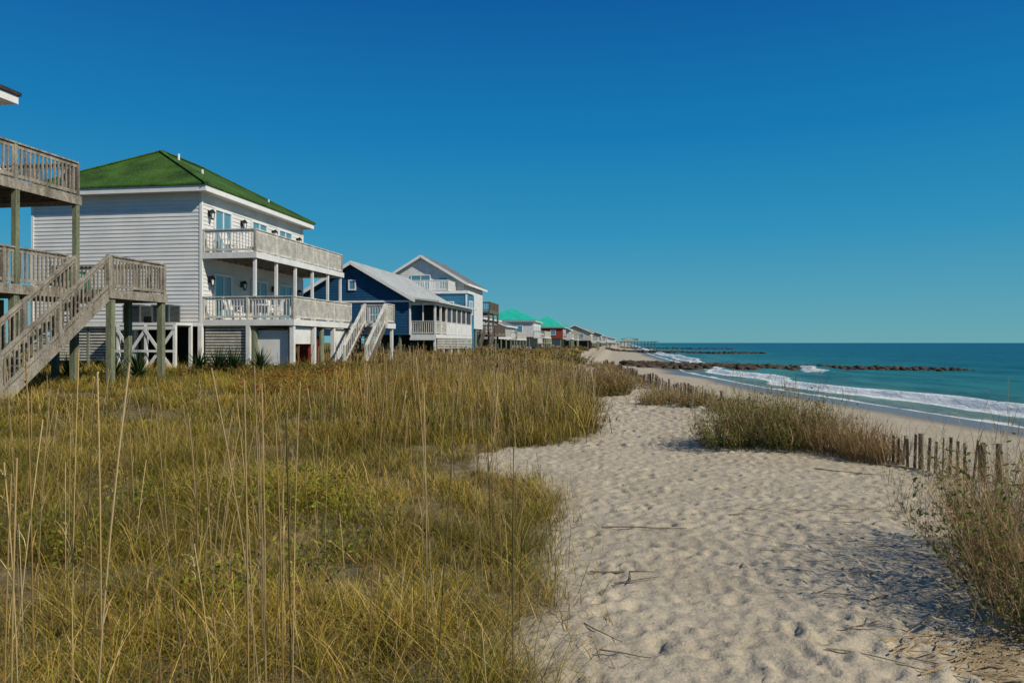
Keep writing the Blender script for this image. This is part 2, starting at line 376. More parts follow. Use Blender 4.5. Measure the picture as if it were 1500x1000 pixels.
pts=[(-1.86,2.75),(-2.0,3.0),(-1.62,2.9),(-2.75,4.2),(-2.35,4.3),(-1.60,4.1),(-1.72,4.3),(-1.2,3.5),(-1.08,3.3),(-1.12,3.55),(-1.0,3.4),(-1.32,4.0),(-.52,4.3),(-.5,4.45),(-.42,4.1),(-.9,5.2),(-1.45,5.0),(-3.1,4.9),(-2.2,5.3),(-.15,5.4),(-.75,3.9),(-1.02,3.1),(-.99,3.25),(-1.95,3.4),(-2.05,3.5),(-1.38,3.3),(-.45,3.9),(-.38,4.6),(-2.9,4.4),(-2.55,4.0),(-1.05,3.0),(-.35,3.4),(.0,4.9),(-2.1,3.2)]
px=np.array([p[0] for p in pts]);py=np.array([p[1] for p in pts])
oats(px,py,rng.uniform(1.25,1.75,len(px)),rng.uniform(.0045,.0085,len(px)),head=.12,spread=.035)
n=80;y=rng.uniform(2.8,8,n);x=-rng.random(n)*(.72*y)+.2
oats(x,y,rng.uniform(.7,1.4,n),rng.uniform(.003,.0055,n),head=.25,spread=.07,lv=1)
n=130;y=rng.uniform(8,16,n);x=-rng.random(n)**1.5*(.72*y)+.6;k=x<x_v(y);x=x[k];y=y[k]
oats(x,y,rng.uniform(.6,1.3,len(x)),rng.uniform(.005,.008,len(x)),head=.35,spread=.07,lv=1)
n=620;y=rng.uniform(13,28,n);x=rng.uniform(-4,2.4,n);k=x<x_v(y)+.1;x=x[k];y=y[k]
oats(x,y,rng.uniform(.7,1.35,len(x)),rng.uniform(.006,.010,len(x)),spread=.1)
n=700;y=rng.uniform(28,75,n);x=rng.uniform(-12,5,n);k=x<x_v(y)+.1;x=x[k];y=y[k]
oats(x,y,rng.uniform(.6,1.2,len(x)),rng.uniform(.012,.022,len(x)))
A.build("sea_oats",M_straw)

# ---------------------------------------------------------------- bushes
def leaf_quads(P,size,col):
    n=len(P);a=rng.normal(size=(n,3));a/=np.linalg.norm(a,axis=1)[:,None]
    b_=rng.normal(size=(n,3));b_-=a*(a*b_).sum(1)[:,None];b_/=np.linalg.norm(b_,axis=1)[:,None]
    s=size[:,None]
    V=np.stack([P-a*s,P+b_*s*.38,P+a*s,P-b_*s*.38],1)
    F=np.arange(n*4).reshape(n,4)
    return V.reshape(-1,3),F,np.repeat(col[:,None,:],4,1).reshape(-1,3)
def bush(name,blobs,stems,leaves,hgt,cs,cl,sw=.007,lf=.03,spread=.75):
    A=Acc();tot=sum(b_[2]**2 for b_ in blobs)
    for (bx,by,br,*hh) in blobs:
        hm=hh[0] if hh else 1
        n=max(8,int(stems*br*br/tot));r=br*np.sqrt(rng.random(n))*.75;a=rng.uniform(0,6.28,n)
        x=bx+r*np.cos(a);y=by+r*np.sin(a);P=np.stack([x,y,H(x,y)-.03],-1)
        az=a+rng.normal(0,.5,n);p0=r/br*spread*rng.uniform(.4,1.2,n)+rng.uniform(0,.15,n);p1=rng.uniform(-.1,.7,n)
        Lg=hgt*hm*rng.uniform(.5,1.15,n)*(1-.3*r/br)
        c=pal(n,cs[0],cs[1])
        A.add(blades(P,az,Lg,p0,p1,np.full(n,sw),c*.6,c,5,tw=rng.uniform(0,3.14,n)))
        per=6;ii=np.repeat(np.arange(n),per)
        t=rng.uniform(.3,1,len(ii));ph=p0[ii]+p1[ii]*.35*t
        Q=P[ii]+np.stack([np.sin(ph)*Lg[ii]*t*np.cos(az[ii]),np.sin(ph)*Lg[ii]*t*np.sin(az[ii]),np.cos(ph)*Lg[ii]*t],-1)
        cc=pal(len(ii),cs[0],cs[1])
        A.add(blades(Q,rng.uniform(0,6.28,len(ii)),rng.uniform(.08,.3,len(ii))*hgt,rng.uniform(.2,1,len(ii)),rng.uniform(0,1.2,len(ii)),np.full(len(ii),sw*.8),cc*.8,cc*1.1,3))
        m_=int(leaves*br*br/tot)
        if m_:
            ii=rng.integers(0,n,m_);t=rng.uniform(.12,.85,m_);ph=p0[ii]+p1[ii]*.35*t
            Q=P[ii]+np.stack([np.sin(ph)*Lg[ii]*t*np.cos(az[ii]),np.sin(ph)*Lg[ii]*t*np.sin(az[ii]),np.cos(ph)*Lg[ii]*t],-1)+rng.normal(0,.05,(m_,3))
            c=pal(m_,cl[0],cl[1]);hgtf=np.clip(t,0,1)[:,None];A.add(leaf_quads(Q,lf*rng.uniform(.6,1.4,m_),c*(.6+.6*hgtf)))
    return A.build(name,M_leaf)
dry=([(.42,.28,.13),(.54,.39,.2),(.28,.16,.08),(.18,.17,.04)],[3,3,2,1.2])
grn=([(.11,.17,.025),(.18,.21,.035),(.06,.10,.018),(.34,.23,.08)],[3,2,1.5,1.6])
mixs=([(.44,.32,.15),(.55,.42,.22),(.24,.22,.05),(.28,.16,.07),(.13,.16,.03)],[2.5,2,2,1.5,1.5])
bush("dune_bush",[(3.4,11.9,.5,.75),(3.95,12.1,.6,1.1),(4.5,11.9,.5,1.2),(4.2,11.5,.35,.8)],1000,5200,1.0,mixs,grn,lf=.026)
bush("dune_bush",[(4.8,11.4,.45,1.0),(5.15,11.0,.4,.85),(5.4,10.8,.25,.6)],750,600,.8,dry,([(.2,.13,.05),(.1,.1,.03)],[2,1]),lf=.02)
bush("dune_bush",[(2.7,24.8,.9,1.05),(3.4,25.2,.7,.95),(2.3,25.8,.7,1)],1300,5000,1.1,dry,grn,sw=.012,lf=.035)
bush("dune_bush",[(4.1,21,.6,.8),(4.9,20.2,.6,.9),(5.4,18.5,.6,.7),(5.5,16.5,.4,.6),(4.5,22.5,.5)],900,2600,.7,dry,grn,sw=.01,lf=.03)
bush("dune_bush",[(3.25,4.85,.26,1.1),(3.5,5.35,.3,1.15),(3.1,4.45,.15,.6),(3.95,6.0,.3,1.),(3.35,4.4,.25,.8)],720,4200,1.2,dry,grn,sw=.0045,lf=.022,spread=.9)
bush("dune_bush",[(6.7,9.3,.3),(6.6,8.6,.3),(5.7,7.9,.22,.7),(5.4,7.3,.2,.6)],300,200,.85,dry,grn,sw=.006,lf=.02)
fl=[(x_f(y_)-random.uniform(-.3,1.0),y_,random.uniform(.5,.9),random.uniform(.5,.9)) for y_ in np.arange(28,60,2.2)]
bush("dune_bush",[f for f in fl if random.random()<.6],700,1800,.65,dry,grn,sw=.018,lf=.05)
shr=([(.2,.17,.04),(.1,.12,.03),(.28,.13,.05)],[2,2,1])
red=([(.10,.14,.025),(.2,.19,.035),(.34,.09,.035),(.06,.09,.018)],[3,2,2.2,1.5])
bl=[(random.uniform(-12,-4),random.uniform(26,31),random.uniform(.5,1.0),random.uniform(.6,1.)) for _ in range(34)]
bush("shrub_thicket",bl,1500,24000,.68,shr,red,sw=.012,lf=.05)
bl=[(random.uniform(-8,-1.5),random.uniform(19,26),random.uniform(.4,.9),random.uniform(.6,1.)) for _ in range(30)]
bush("low_red_shrub",bl,900,20000,.62,shr,([(.40,.12,.035),(.44,.25,.05),(.16,.17,.03)],[2.4,2,1.6]),sw=.01,lf=.034)
bl=[(random.uniform(-9,1.5),random.uniform(36,56),random.uniform(.7,1.4),random.uniform(.6,1.)) for _ in range(36)]
bush("shrub_thicket",bl,1800,18000,.9,dry,red,sw=.022,lf=.08)
bl=[(float(x_v(y_))-random.uniform(0,14),y_,random.uniform(1.0,2.2),random.uniform(.6,1.1)) for y_ in np.linspace(60,260,80)]
bush("shrub_thicket",bl,2600,22000,1.3,dry,([(.16,.15,.05),(.1,.12,.03),(.3,.2,.09)],[2,2,2]),sw=.05,lf=.18)
def yucca(x,y,r):
    A=Acc();n=110;az=rng.uniform(0,6.28,n);c=pal(n,[(.02,.055,.015),(.04,.085,.02),(.07,.11,.03)],[3,2,1])
    P=np.tile(np.array([[x,y,float(H(x,y))+.16]]),(n,1))
    A.add(blades(P,az,r*rng.uniform(.7,1.1,n),rng.uniform(0,1.5,n),rng.uniform(0,.3,n),np.full(n,.05),c*.7,c,4))
    A.build("yucca_plant",M_leaf)
for q in[(-12.4,23.3,.9),(-11.9,23.9,.85),(-10.2,27.4,1.),(-10.8,27.6,.95),(-11.6,27.9,.85),(-9.4,28.0,.9),(-13.6,23.0,.8)]: yucca(*q)
A=Acc();n=3400;cx=rng.uniform(-4.2,-1.2,26);cy=rng.uniform(4.6,8.5,26);ii=rng.integers(0,26,n)
x=cx[ii]+rng.normal(0,.16,n);y=cy[ii]+rng.normal(0,.16,n)
A.add(leaf_quads(np.stack([x,y,H(x,y)+rng.uniform(.12,.38,n)],-1),rng.uniform(.014,.03,n),pal(n,[(.2,.22,.02),(.3,.26,.03),(.12,.15,.015)],[2,1.5,2])))
A.build("seaside_weeds",M_leaf)

def debris(name,items,c,w0=.008):
    mb=MB()
    for (x,y,a,Lg) in items:
        n=5;px_,py_=x,y
        for i in range(n):
            a+=random.uniform(-.25,.25);qx=px_+math.cos(a)*Lg/n;qy=py_+math.sin(a)*Lg/n
            mb.beam((px_,py_,float(H(px_,py_))+.02),(qx,qy,float(H(qx,qy))+.02),w0*(1-.12*i),w0*(1-.12*i));px_,py_=qx,qy
    o=link(bpy.data.objects.new(name,mb.mesh(name,c)));return o
debris("driftwood_twig",[(.7,5.75,.15,.4),(.75,5.5,.75,.4),(.6,5.8,-.3,.35),(.85,5.5,1.0,.3)],M_slat,.008)
debris("driftwood_twig",[(.5,4.3,-.6,.3),(.45,4.7,-.9,.35)],M_slat,.006)
debris("driftwood_twig",[(4.1,10.2,-.4,.6),(4.5,9.9,.2,.4)],M_slat,.012)
debris("driftwood_twig",[(.85,7.15,-.1,.8)],M_slat,.01)
M_strawd=mat("straw",(.42,.31,.17),.9,.3,9)
debris("reed_debris",[(random.gauss(2.7,.28),random.gauss(4.1,.18),random.uniform(-.5,.9),random.uniform(.25,.7)) for _ in range(190)],M_strawd,.007)
debris("reed_debris",[(random.uniform(2.0,4.4),random.uniform(3.8,8.0),random.uniform(-.6,.8),random.uniform(.15,.5)) for _ in range(60)],M_slat,.005)

# ---------------------------------------------------------------- sand fence
mb=MB();yy=9.55
while yy<62:
    xx=float(x_f(yy));z=float(H(xx,yy))
    vis=.42+.10*math.sin(yy*.9)+random.uniform(-.05,.05)
    if not(10.9<yy<18 and random.random()<.5):
        lx=random.uniform(-.05,.05)+.03
        mb.beam((xx,yy,z-.15),(xx+lx,yy+random.uniform(-.03,.03),z+vis),.038,.014)
    d=math.hypot(1,(float(x_f(yy+.1))-xx)/.1);yy+=.105/d*(1 if yy<20 else 1.6)
for zz in (.16,.34):
    y_=9.55
    while y_<60:
        a=(float(x_f(y_))+.03,y_,float(H(x_f(y_),y_))+zz);b2=(float(x_f(y_+.5))+.03,y_+.5,float(H(x_f(y_+.5),y_+.5))+zz)
        mb.beam(a,b2,.005,.005);y_+=.5
B=Build("sand_fence",0,0,0,0)
B.p("slats",M_slat).v=mb.v;B.p("slats",M_slat).f=mb.f
pm=B.p("posts",M_slat)
for y_,dx in((9.5,0),(9.42,.12),(10.35,0.02),(13,0),(16,0),(19,0),(22.5,0),(26,0),(30,0),(34,0),(39,0),(44,0),(50,0),(56,0)):
    xx=float(x_f(y_))+dx;z=float(H(xx,y_));pm.cyl(xx,y_,z-.2,z+.5,.036,.032,8)
B.done()

# ---------------------------------------------------------------- furniture
def chair(name,x,y,z,rot,mt):
    mb=MB()
    mb.box(-.25,.25,-.25,.25,.40,.44)
    for sx in(-1,1):
        mb.beam((sx*.25,-.24,0),(sx*.25,-.22,.62),.045,.045);mb.beam((sx*.25,.26,0),(sx*.25,.24,.64),.045,.045)
        mb.beam((sx*.27,-.27,.64),(sx*.27,.27,.64),.07,.03)
    for i in range(5):
        t=-.2+.1*i;mb.beam((t,.24,.44),(t*1.1,.38,.98),.07,.02)
    mb.beam((-.25,.39,.99),(.25,.39,.99),.03,.06)
    o=link(bpy.data.objects.new(name,mb.mesh(name,mt)));o.location=(x,y,z);o.rotation_euler=(0,0,rot)
def table(x,y,z,mt):
    mb=MB();mb.cyl(0,0,.68,.72,.45,.45,20);mb.cyl(0,0,.04,.68,.04,.04,8)
    for a in range(4): mb.beam((0,0,.06),(.35*math.cos(a*1.57),.35*math.sin(a*1.57),.02),.05,.04)
    o=link(bpy.data.objects.new("patio_table",mb.mesh("patio_table",mt)));o.location=(x,y,z)
def stairs(B,part,mt,x0,x1,ytop,ztop,run,rise,n,railmat=None,sp=.15):
    mb=B.p(part,mt)
    for i in range(n):
        y=ytop-run*(i+.5)/n;z=ztop-rise*(i+1)/n
        mb.box(x0+.03,x1-.03,y-.15,y+.14,z-.04,z)
    for x in(x0,x1): mb.beam((x,ytop+.02,ztop-.16),(x,ytop-run,ztop-rise-.12),.05,.28)
    r=B.p("stair_railing",railmat or mt)
    r.railing((x0,ytop,ztop),(x0,ytop-run,ztop-rise+.05),1.0,sp)
    r.railing((x1,ytop,ztop),(x1,ytop-run,ztop-rise+.05),1.0,sp)
def windowp(B,face,c,a0,a1,z0,z1,mull=1,hm=False,frame=None):
    f=B.p("window_frames",frame or M_trim);g=B.p("window_glass",M_glass);t=.09
    def bx(m_,aa,ab,za,zb,o0,o1):
        if face=='cam': m_.box(aa,ab,c-o1,c-o0,za,zb)
        else: m_.box(c+o0,c+o1,aa,ab,za,zb)
    bx(g,a0+t,a1-t,z0+t,z1-t,.0,.045)
    bx(f,a0,a0+t,z0,z1,.0,.085);bx(f,a1-t,a1,z0,z1,.0,.085);bx(f,a0+t,a1-t,z0,z0+t,.0,.095);bx(f,a0+t,a1-t,z1-t,z1,.0,.095)
    for i in range(1,mull+1):
        xx=a0+(a1-a0)*i/(mull+1);bx(f,xx-.035,xx+.035,z0+t,z1-t,.0,.075)
    if hm: bx(f,a0+t,a1-t,(z0+z1)/2-.03,(z0+z1)/2+.03,.0,.065)
def lantern(B,y,z,x=0):
    m_=B.p("wall_lanterns",M_black);m_.box(x+.02,x+.06,y-.07,y+.07,z-.1,z+.18);m_.beam((x+.04,y,z+.14),(x+.2,y,z+.2),.04,.04)
    m_.cyl(x+.2,y,z+.07,z+.22,.15,.03,6);m_.cyl(x+.2,y,z-.24,z-.19,.05,.08,6)
    for k in range(4): m_.beam((x+.2+.06*math.cos(k*1.57),y+.06*math.sin(k*1.57),z-.22),(x+.2+.11*math.cos(k*1.57),y+.11*math.sin(k*1.57),z+.08),.02,.02)
    B.p("lantern_glass",M_plw).cyl(x+.2,y,z-.19,z+.05,.05,.08,6)
def roof_hip(mb,x0,x1,y0,y1,z,xr,ya,yb,zr,t=.07):
    vs=[(x0,y0,z),(x1,y0,z),(x1,y1,z),(x0,y1,z),(xr,ya,zr),(xr,yb,zr),(x0,y0,z-t),(x1,y0,z-t),(x1,y1,z-t),(x0,y1,z-t)]
    mb.add(vs,[(0,1,4),(1,2,5,4),(2,3,5),(3,0,4,5),(6,7,1,0),(7,8,2,1),(8,9,3,2),(9,6,0,3),(9,8,7,6)])
def roof_gable(mb,x0,x1,y0,y1,z,xr,zr,t=.12):
    for xa in(x0,x1):
        vs=[(xa,y0,z),(xr,y0,zr),(xr,y1,zr),(xa,y1,z),(xa,y0,z-t),(xr,y0,zr-t),(xr,y1,zr-t),(xa,y1,z-t)]
        mb.add(vs,[(0,1,2,3),(4,7,6,5),(0,4,5,1),(3,2,6,7),(0,3,7,4)])
def seams(mb,x0,x1,y0,y1,z,xr,zr,sp=.5):
    y=y0+.1
    while y<y1:
        for xa in(x0,x1): mb.beam((xa,y,z+.02),(xr,y,zr+.02),.03,.04)
        y+=sp
def skirt(mb,x0,x1,y,z0,z1,axis='x',sp=.13):
    z=z0
    while z<z1:
        if axis=='x': mb.box(x0,x1,y-.012,y+.012,z,z+.075)
        else: mb.box(y-.012,y+.012,x0,x1,z,z+.075)
        z+=sp
def deck(B,x0,x1,y0,y1,z,mt=M_white,mtw=M_wood,nm="deck"):
    d=B.p(nm+"_boards",mtw);x=y0
    while x<y1-.01: d.box(x0,x1,x,min(x+.135,y1),z-.035,z);x+=.14
    f=B.p(nm+"_fascia",mt);f.box(x0,x1,y0-.04,y0-.001,z-.26,z+.004);f.box(x0,x1,y1+.001,y1+.04,z-.26,z+.004);f.box(x1+.001,x1+.04,y0-.04,y1+.04,z-.26,z+.004)
    j=B.p(nm+"_joists",mtw)
    y=y0+.2
    while y<y1-.05: j.box(x0,x1-.01,y,y+.045,z-.22,z-.036);y+=.5

# ---------------------------------------------------------------- white house with green roof
B=Build("white_beach_house",-13.65,33)
W,D=8.3,10.3;Z0,Z1=2.68,8.36
B.p("walls",M_siding).box(-W,0,0,D,Z0,Z1)
sd=B.p("clapboards",M_siding)
sd.siding((-W,0),(1,0),(0,-1),Z0,Z1,lambda z:(0,W));sd.siding((0,0),(0,1),(1,0),Z0,Z1,lambda z:(0,D))
sd.siding((-W,D),(1,0),(0,1),Z0,Z1,lambda z:(0,W));sd.siding((-W,0),(0,1),(-1,0),Z0,Z1,lambda z:(0,D))
tr=B.p("trim",M_trim)
for x,y in((0,0),(-W,0),(0,D),(-W,D)): tr.box(x-.07,x+.05,y-.05 ,y+.07,Z0-.02,Z1)
tr.box(-W-.48,.48,-.48,D+.48,Z1,Z1+.06);
for a in((-W-.5,.5,-.5,-.46),(-W-.5,.5,D+.46,D+.5)): tr.box(a[0],a[1],a[2],a[3],Z1-.03,Z1+.22)
for a in((.46,.5),(-W-.5,-W-.46)): tr.box(a[0],a[1],-.455,D+.455,Z1-.03,Z1+.22)
tr.box(-W-.05,.06,-.055,D+.05,Z0-.2,Z0-.022)
roof_hip(B.p("hip_roof",M_green),-W-.56,.56,-.56,D+.56,Z1+.3,-4.15,3.3,7.0,11.15)
cap=B.p("roof_ridge_caps",M_green)
for p,q in(((-W-.56,-.56,Z1+.31),(-4.15,3.3,11.17)),((.56,-.56,Z1+.31),(-4.15,3.3,11.17)),((-4.15,3.3,11.17),(-4.15,7,11.17)),((.56,D+.56,Z1+.31),(-4.15,7,11.17))): cap.beam(p,q,.22,.05)
v=B.p("roof_vents",M_white);v.cyl(-3.6,3.9,10.8,11.15,.06,.06,8);v.cyl(-1.9,3.2,9.7,10.15,.06,.06,8);v.cyl(-1.0,8.2,9.2,9.6,.06,.06,8)
for zf in(2.77,5.72):
    for a0,a1 in((.9,2.4),(4.3,5.9),(7.2,8.8)): windowp(B,'sea',.035,a0,a1,zf+.05,zf+2.12,1)
    for a in(.5,3.35,6.55,9.5): lantern(B,a,zf+1.75,.03)
deck(B,.04,2.56,0,D-.2,5.70)
deck(B,.04,4.29,0,6.9,2.76)
deck(B,.04,2.62,6.95,D,2.76,nm="rear_deck")
r=B.p("deck_railing",M_rail)
r.railing((.1,.02,5.7),(2.5,.02,5.7),1.0);r.railing((2.5,.02,5.7),(2.5,10.0,5.7),1.0,sp=.12,bal=.05);r.railing((.1,10,5.7),(2.5,10,5.7))
r.railing((.1,.02,2.76),(4.24,.02,2.76));r.railing((4.24,.02,2.76),(4.24,6.85,2.76),1.0,sp=.12,bal=.05)
ps=B.p("deck_posts",M_white)
for y in(.1,2.1,4.1,6.1,8.1,9.9): ps.box(2.4,2.52,y-.06,y+.06,2.77,5.45)
pl=B.p("piles",M_pile)
for x in(-W+.3,-5.6,-2.9,-.15,2.4,4.1):
    for y in(.2,3.4,6.6,D-.3):
        if x>4 and y>7: continue
        pl.cyl(x,y,-.5,2.5,.13,.13,10)
wp=B.p("white_lower_posts",M_white)
for x,y in((0,-.05),(4.2,.1),(4.2,2.3),(4.2,4.6),(4.2,6.8),(2.2,.05)): wp.box(x-.09,x+.09,y-.09,y+.09,-.2,2.5)
sk=B.p("slatted_skirt",M_rail);skirt(sk,.12,2.1,.12,.75,2.45);skirt(sk,-W,-3.1,.1,.95,2.45)
pn=B.p("lower_panels",M_white);pn.box(2.35,4.1,.3,.34,.75,2.3);pn.box(4.1,4.14,5.0,6.6,.3,2.45);pn.box(4.1,4.14,.4,2.1,1.7,2.45)
B.p("under_house_shade",M_dark).box(-W+.4,-.3,2.2,D-.2,0.1,2.6)  # dark box painting in the shade beneath the floor
B.p("under_house_panel",M_red).box(2.2,3.9,4.0,4.1,.3,2.1)
fr=B.p("ac_platform",M_white)
fr.box(-3.1,-.35,-1.35,-.1,2.5,2.6)
for x in(-3.05,-1.75,-.42):
    for y in(-1.3,-.15): fr.box(x-.06,x+.06,y-.06,y+.06,-.1,2.5)
fr.beam((-3.05,-1.37,.55),(-1.75,-1.37,2.3),.03,.13);fr.beam((-3.05,-1.40,2.3),(-1.75,-1.40,.55),.03,.13)
fr.beam((-1.75,-1.37,.55),(-.42,-1.37,2.3),.03,.13);fr.beam((-1.75,-1.40,2.3),(-.42,-1.40,.55),.03,.13)
fr.beam((-3.1,-1.38,2.38),(-.36,-1.38,2.38),.04,.14);fr.beam((-3.1,-1.44,1.4),(-.36,-1.44,1.4),.03,.1)
deck(B,4.35,6.2,6.9,8.2,2.76,nm="landing")
r.railing((6.15,6.95,2.76),(6.15,8.15,2.76));r.railing((4.4,8.15,2.76),(6.15,8.15,2.76))
stairs(B,"beach_stairs",M_woodd,5.0,6.1,6.9,2.76,2.9,2.2,12,railmat=M_rail,sp=.24)
for x in(4.9,6.1): wp.box(x-.07,x+.07,7.9,8.04,-.2,2.5)
B.done();WH=B
def ac(x,y,z):
    C=Build("air_conditioner",x,y,z)
    c=C.p("casing",M_ac);c.box(-.4,.4,-.4,.4,0,.06)
    for a in(-.38,.38):
        for b_ in(-.38,.38): c.box(a-.03,a+.03,b_-.03,b_+.03,.06,.72)
    c.box(-.42,.42,-.42,.42,.72,.78);g=C.p("coil",M_dark);g.box(-.36,.36,-.36,.36,.06,.72)
    l=C.p("louvres",M_ac)
    for i in range(12): l.box(-.39,.39,-.39,.39,.1+i*.052,.115+i*.052)
    C.p("fan_guard",M_black).cyl(0,0,.78,.80,.3,.3,16);C.done()
for lx in(-2.55,-1.2):
    x,y=WH.w(lx,-.75);ac(x,y,2.6)
for lx,ly,z,a in((.9,.8,5.71,1.3),(1.5,1.6,5.71,-1.2),(.8,4.6,5.71,1.2),(1.0,.9,2.77,1.2),(2.9,1.1,2.77,-1.5),(1.9,3.2,2.77,1.5),(3.2,2.6,2.77,-1.4)):
    x,y=WH.w(lx,ly);chair("patio_chair",x,y,z,a,M_plw)
x,y=WH.w(2.0,1.5);table(x,y,2.77,M_plw)

# ---------------------------------------------------------------- weathered house at left
B=Build("weathered_deck_house",-13.05,22.48)
FZ=3.33;UZ=6.15
B.p("walls",M_tan).box(-11,-3,-14,-1.3,2.9,8.7)
B.p("clapboards",M_tan).siding((-3,-14),(0,1),(1,0),2.9,8.7,lambda z:(0,12.7))
B.p("clapboards",M_tan).siding((-11,-1.3),(1,0),(0,1),2.9,8.7,lambda z:(0,8))
for zf in(FZ,UZ):
    windowp(B,'sea',-2.97,-4.2,-2.4,zf+.05,zf+2.1);windowp(B,'sea',-2.97,-8.2,-6.2,zf+.05,zf+2.1)
t=B.p("eaves",M_trim);t.box(-12,-1.3,-15,-.72,8.72,8.95)
roof_hip(B.p("roof",M_roofd),-12.05,-1.24,-15.05,-.66,9.06,-6.7,-10,-6,11.6,.1)
deck(B,-2.95,0,-14,.15,UZ,M_wood,M_woodd,"upper_deck")
deck(B,-2.95,0,-14,2.6,FZ,M_wood,M_wood,"lower_deck")
deck(B,.05,1.2,-.1,2.6,FZ,M_wood,M_wood,"landing")
r=B.p("deck_railing",M_wood)
r.railing((-.05,-13.9,UZ),(-.05,.1,UZ),1.0,.15,.045,ps=2.3);r.railing((-2.9,.1,UZ),(-.05,.1,UZ),1.0,.15,.045)
r.railing((-.05,-13.9,FZ),(-.05,-.35,FZ),1.0,.15,.045,ps=2.3)
r.railing((1.15,-.05,FZ),(1.15,2.55,FZ),1.0,.15,.045,post=.12);r.railing((-2.9,2.55,FZ),(1.15,2.55,FZ),1.0,.15,.045)
stairs(B,"stairs",M_wood,.05,1.15,-.1,FZ,3.9,2.95,15)
p=B.p("posts",M_pile)
for y in(.05,-2.2,-4.5,-6.8,-9.1): p.box(-.12,.02,y-.07,y+.07,FZ,UZ-.26)
for x,y in((1.1,.05),(1.1,2.5),(-.1,.05),(-.1,2.5),(-2.8,2.5),(-.1,-2.2),(-.1,-4.5),(-2.8,-2),(-2.8,-5),(-2.8,.2)): p.box(x-.09,x+.09,y-.09,y+.09,-.3,FZ-.26)
B.done();NH=B
for lx,ly,z,a,mt in((-.9,1.2,FZ,1.9,M_plg),(-1.5,-1.2,UZ,1.2,M_plw),(-1.3,-3.0,UZ,-1.2,M_plw),(-1.2,-2.1,FZ,1.3,M_plw),(-1.4,-4,FZ,1.3,M_plw)):
    x,y=NH.w(lx,ly);chair("patio_chair",x,y,z,a,mt)

# ---------------------------------------------------------------- other houses
def house(name,x,y,w,d,z0,zw,zr,wall,roof,kind='gable',porch=0,pz=None,rail=True,base=None,xr=None):
    B=Build(name,x,y);xr=-w/2 if xr is None else xr
    B.p("walls",wall).box(-w,0,0,d,z0,zw)
    s=B.p("clapboards",wall)
    s.siding((-w,0),(1,0),(0,-1),z0,zw,lambda z:(0,w),.2);s.siding((0,0),(0,1),(1,0),z0,zw,lambda z:(0,d),.2)
    oh=.45
    if kind=='gable':
        g=B.p("gable",wall);g.add([(-w,0.0,zw),(0,0.0,zw),(xr,0.0,zr-.05),(-w,d,zw),(0,d,zw),(xr,d,zr-.05)],[(0,1,2),(3,5,4)])
        s.siding((-w,0),(1,0),(0,-1),zw,zr-.15,lambda z:((w+xr)*(z-zw)/(zr-zw),w+xr*(z-zw)/(zr-zw)),.2)
        roof_gable(B.p("roof",roof),-w-oh,oh,-oh,d+oh,zw,xr,zr+.14)
        seams(B.p("roof_seams",roof),-w-oh,oh,-oh,d+oh,zw,xr,zr+.14,.6)
        t=B.p("rake_trim",M_trim)
        for xa in(-w-oh,oh): t.beam((xa,-oh-.03,zw-.13),(xr,-oh-.03,zr+.0),.05,.24)
        t.box(oh-.02,oh+.03,-oh,d+oh,zw-.22,zw-.02)
    else:
        B.p("eaves",M_trim).box(-w-oh,oh,-oh,d+oh,zw,zw+.14)
        roof_hip(B.p("roof",roof),-w-oh-.04,oh+.04,-oh-.04,d+oh+.04,zw+.23,xr,d*.35,d*.65,zr)
    pl=B.p("piles",M_pile)
    for px_ in np.linspace(-w+.2,max(porch-.15,-.2),5):
        for py_ in np.linspace(.2,d-.2,4): pl.cyl(px_,py_,-.4,z0,.13,.13,8)
    if base: B.p("lower_walls_or_shade",base).box(-w+.5,-.5,.8,d-.5,.1,z0)  # real walls, except with M_dark: a box that paints in under-floor shade
    if porch:
        zf=pz or z0+.02
        deck(B,.04,porch,0,d-.5,zf)
        if rail:
            r=B.p("deck_railing",M_rail);r.railing((.1,.03,zf),(porch-.05,.03,zf),1,.16,.05);r.railing((porch-.05,.03,zf),(porch-.05,d-.5,zf),1,.16,.05)
    return B
B=house("blue_beach_house",-7.6,56,9,13.5,2.35,5.0,7.75,M_blue,M_roofw,porch=1.95)
t=B.p("rake_trim",M_trim);t.box(-9.05,.05,-.075,-.04,4.78,4.92);t.box(-.06,.06,-.08,.04,2.35,4.78)
windowp(B,'cam',-.03,-6.4,-5.2,3.2,4.5,0,True);windowp(B,'cam',-.03,-3.2,-2.0,3.2,4.5,0,True);windowp(B,'cam',-.03,-4.8,-4.2,5.7,6.5,0)
pr=B.p("porch_roof",M_roofw);pr.add([(.3,-.45,5.12),(2.35,-.45,4.86),(2.35,13.6,4.86),(.3,13.6,5.12),(.3,-.45,5.0),(2.35,-.45,4.72),(2.35,13.6,4.72),(.3,13.6,5.0)],[(0,1,2,3),(4,7,6,5),(0,4,5,1),(1,5,6,2),(2,6,7,3)])
q=B.p("porch_frame",M_white)
q.box(1.86,1.94,3.6,12.9,2.4,3.35)
for y in(.05,1.7,3.5,5.2,7,8.8,10.6,12.8): q.box(1.83,1.97,y-.08,y+.08,2.4,4.75)
q.box(.05,1.95,-.02,.06,4.55,4.75);q.box(.95,1.03,-.02,.06,3.3,4.55)
q.box(1.83,1.97,0,13,4.55,4.74);q.box(.0,2.0,-.1,-.06,1.95,2.12)
B.p("insect_screens",M_screen).box(1.86,1.9,3.6,12.8,3.35,4.55);B.p("insect_screens",M_screen).box(.1,1.86,3.3,3.34,2.4,4.6)
for y in np.arange(0,13,2.6): q.box(1.8,1.95,y,y+.15,0,2.1)
sk=B.p("lower_skirt",M_rail);skirt(sk,.3,13,1.99,1.3,2.1,'y')
B.done()
B=house("white_gable_house",-4.6,73,8.6,9,3.2,7.5,10.2,M_white,M_roofg,porch=0,base=M_blue2,xr=-4.3)
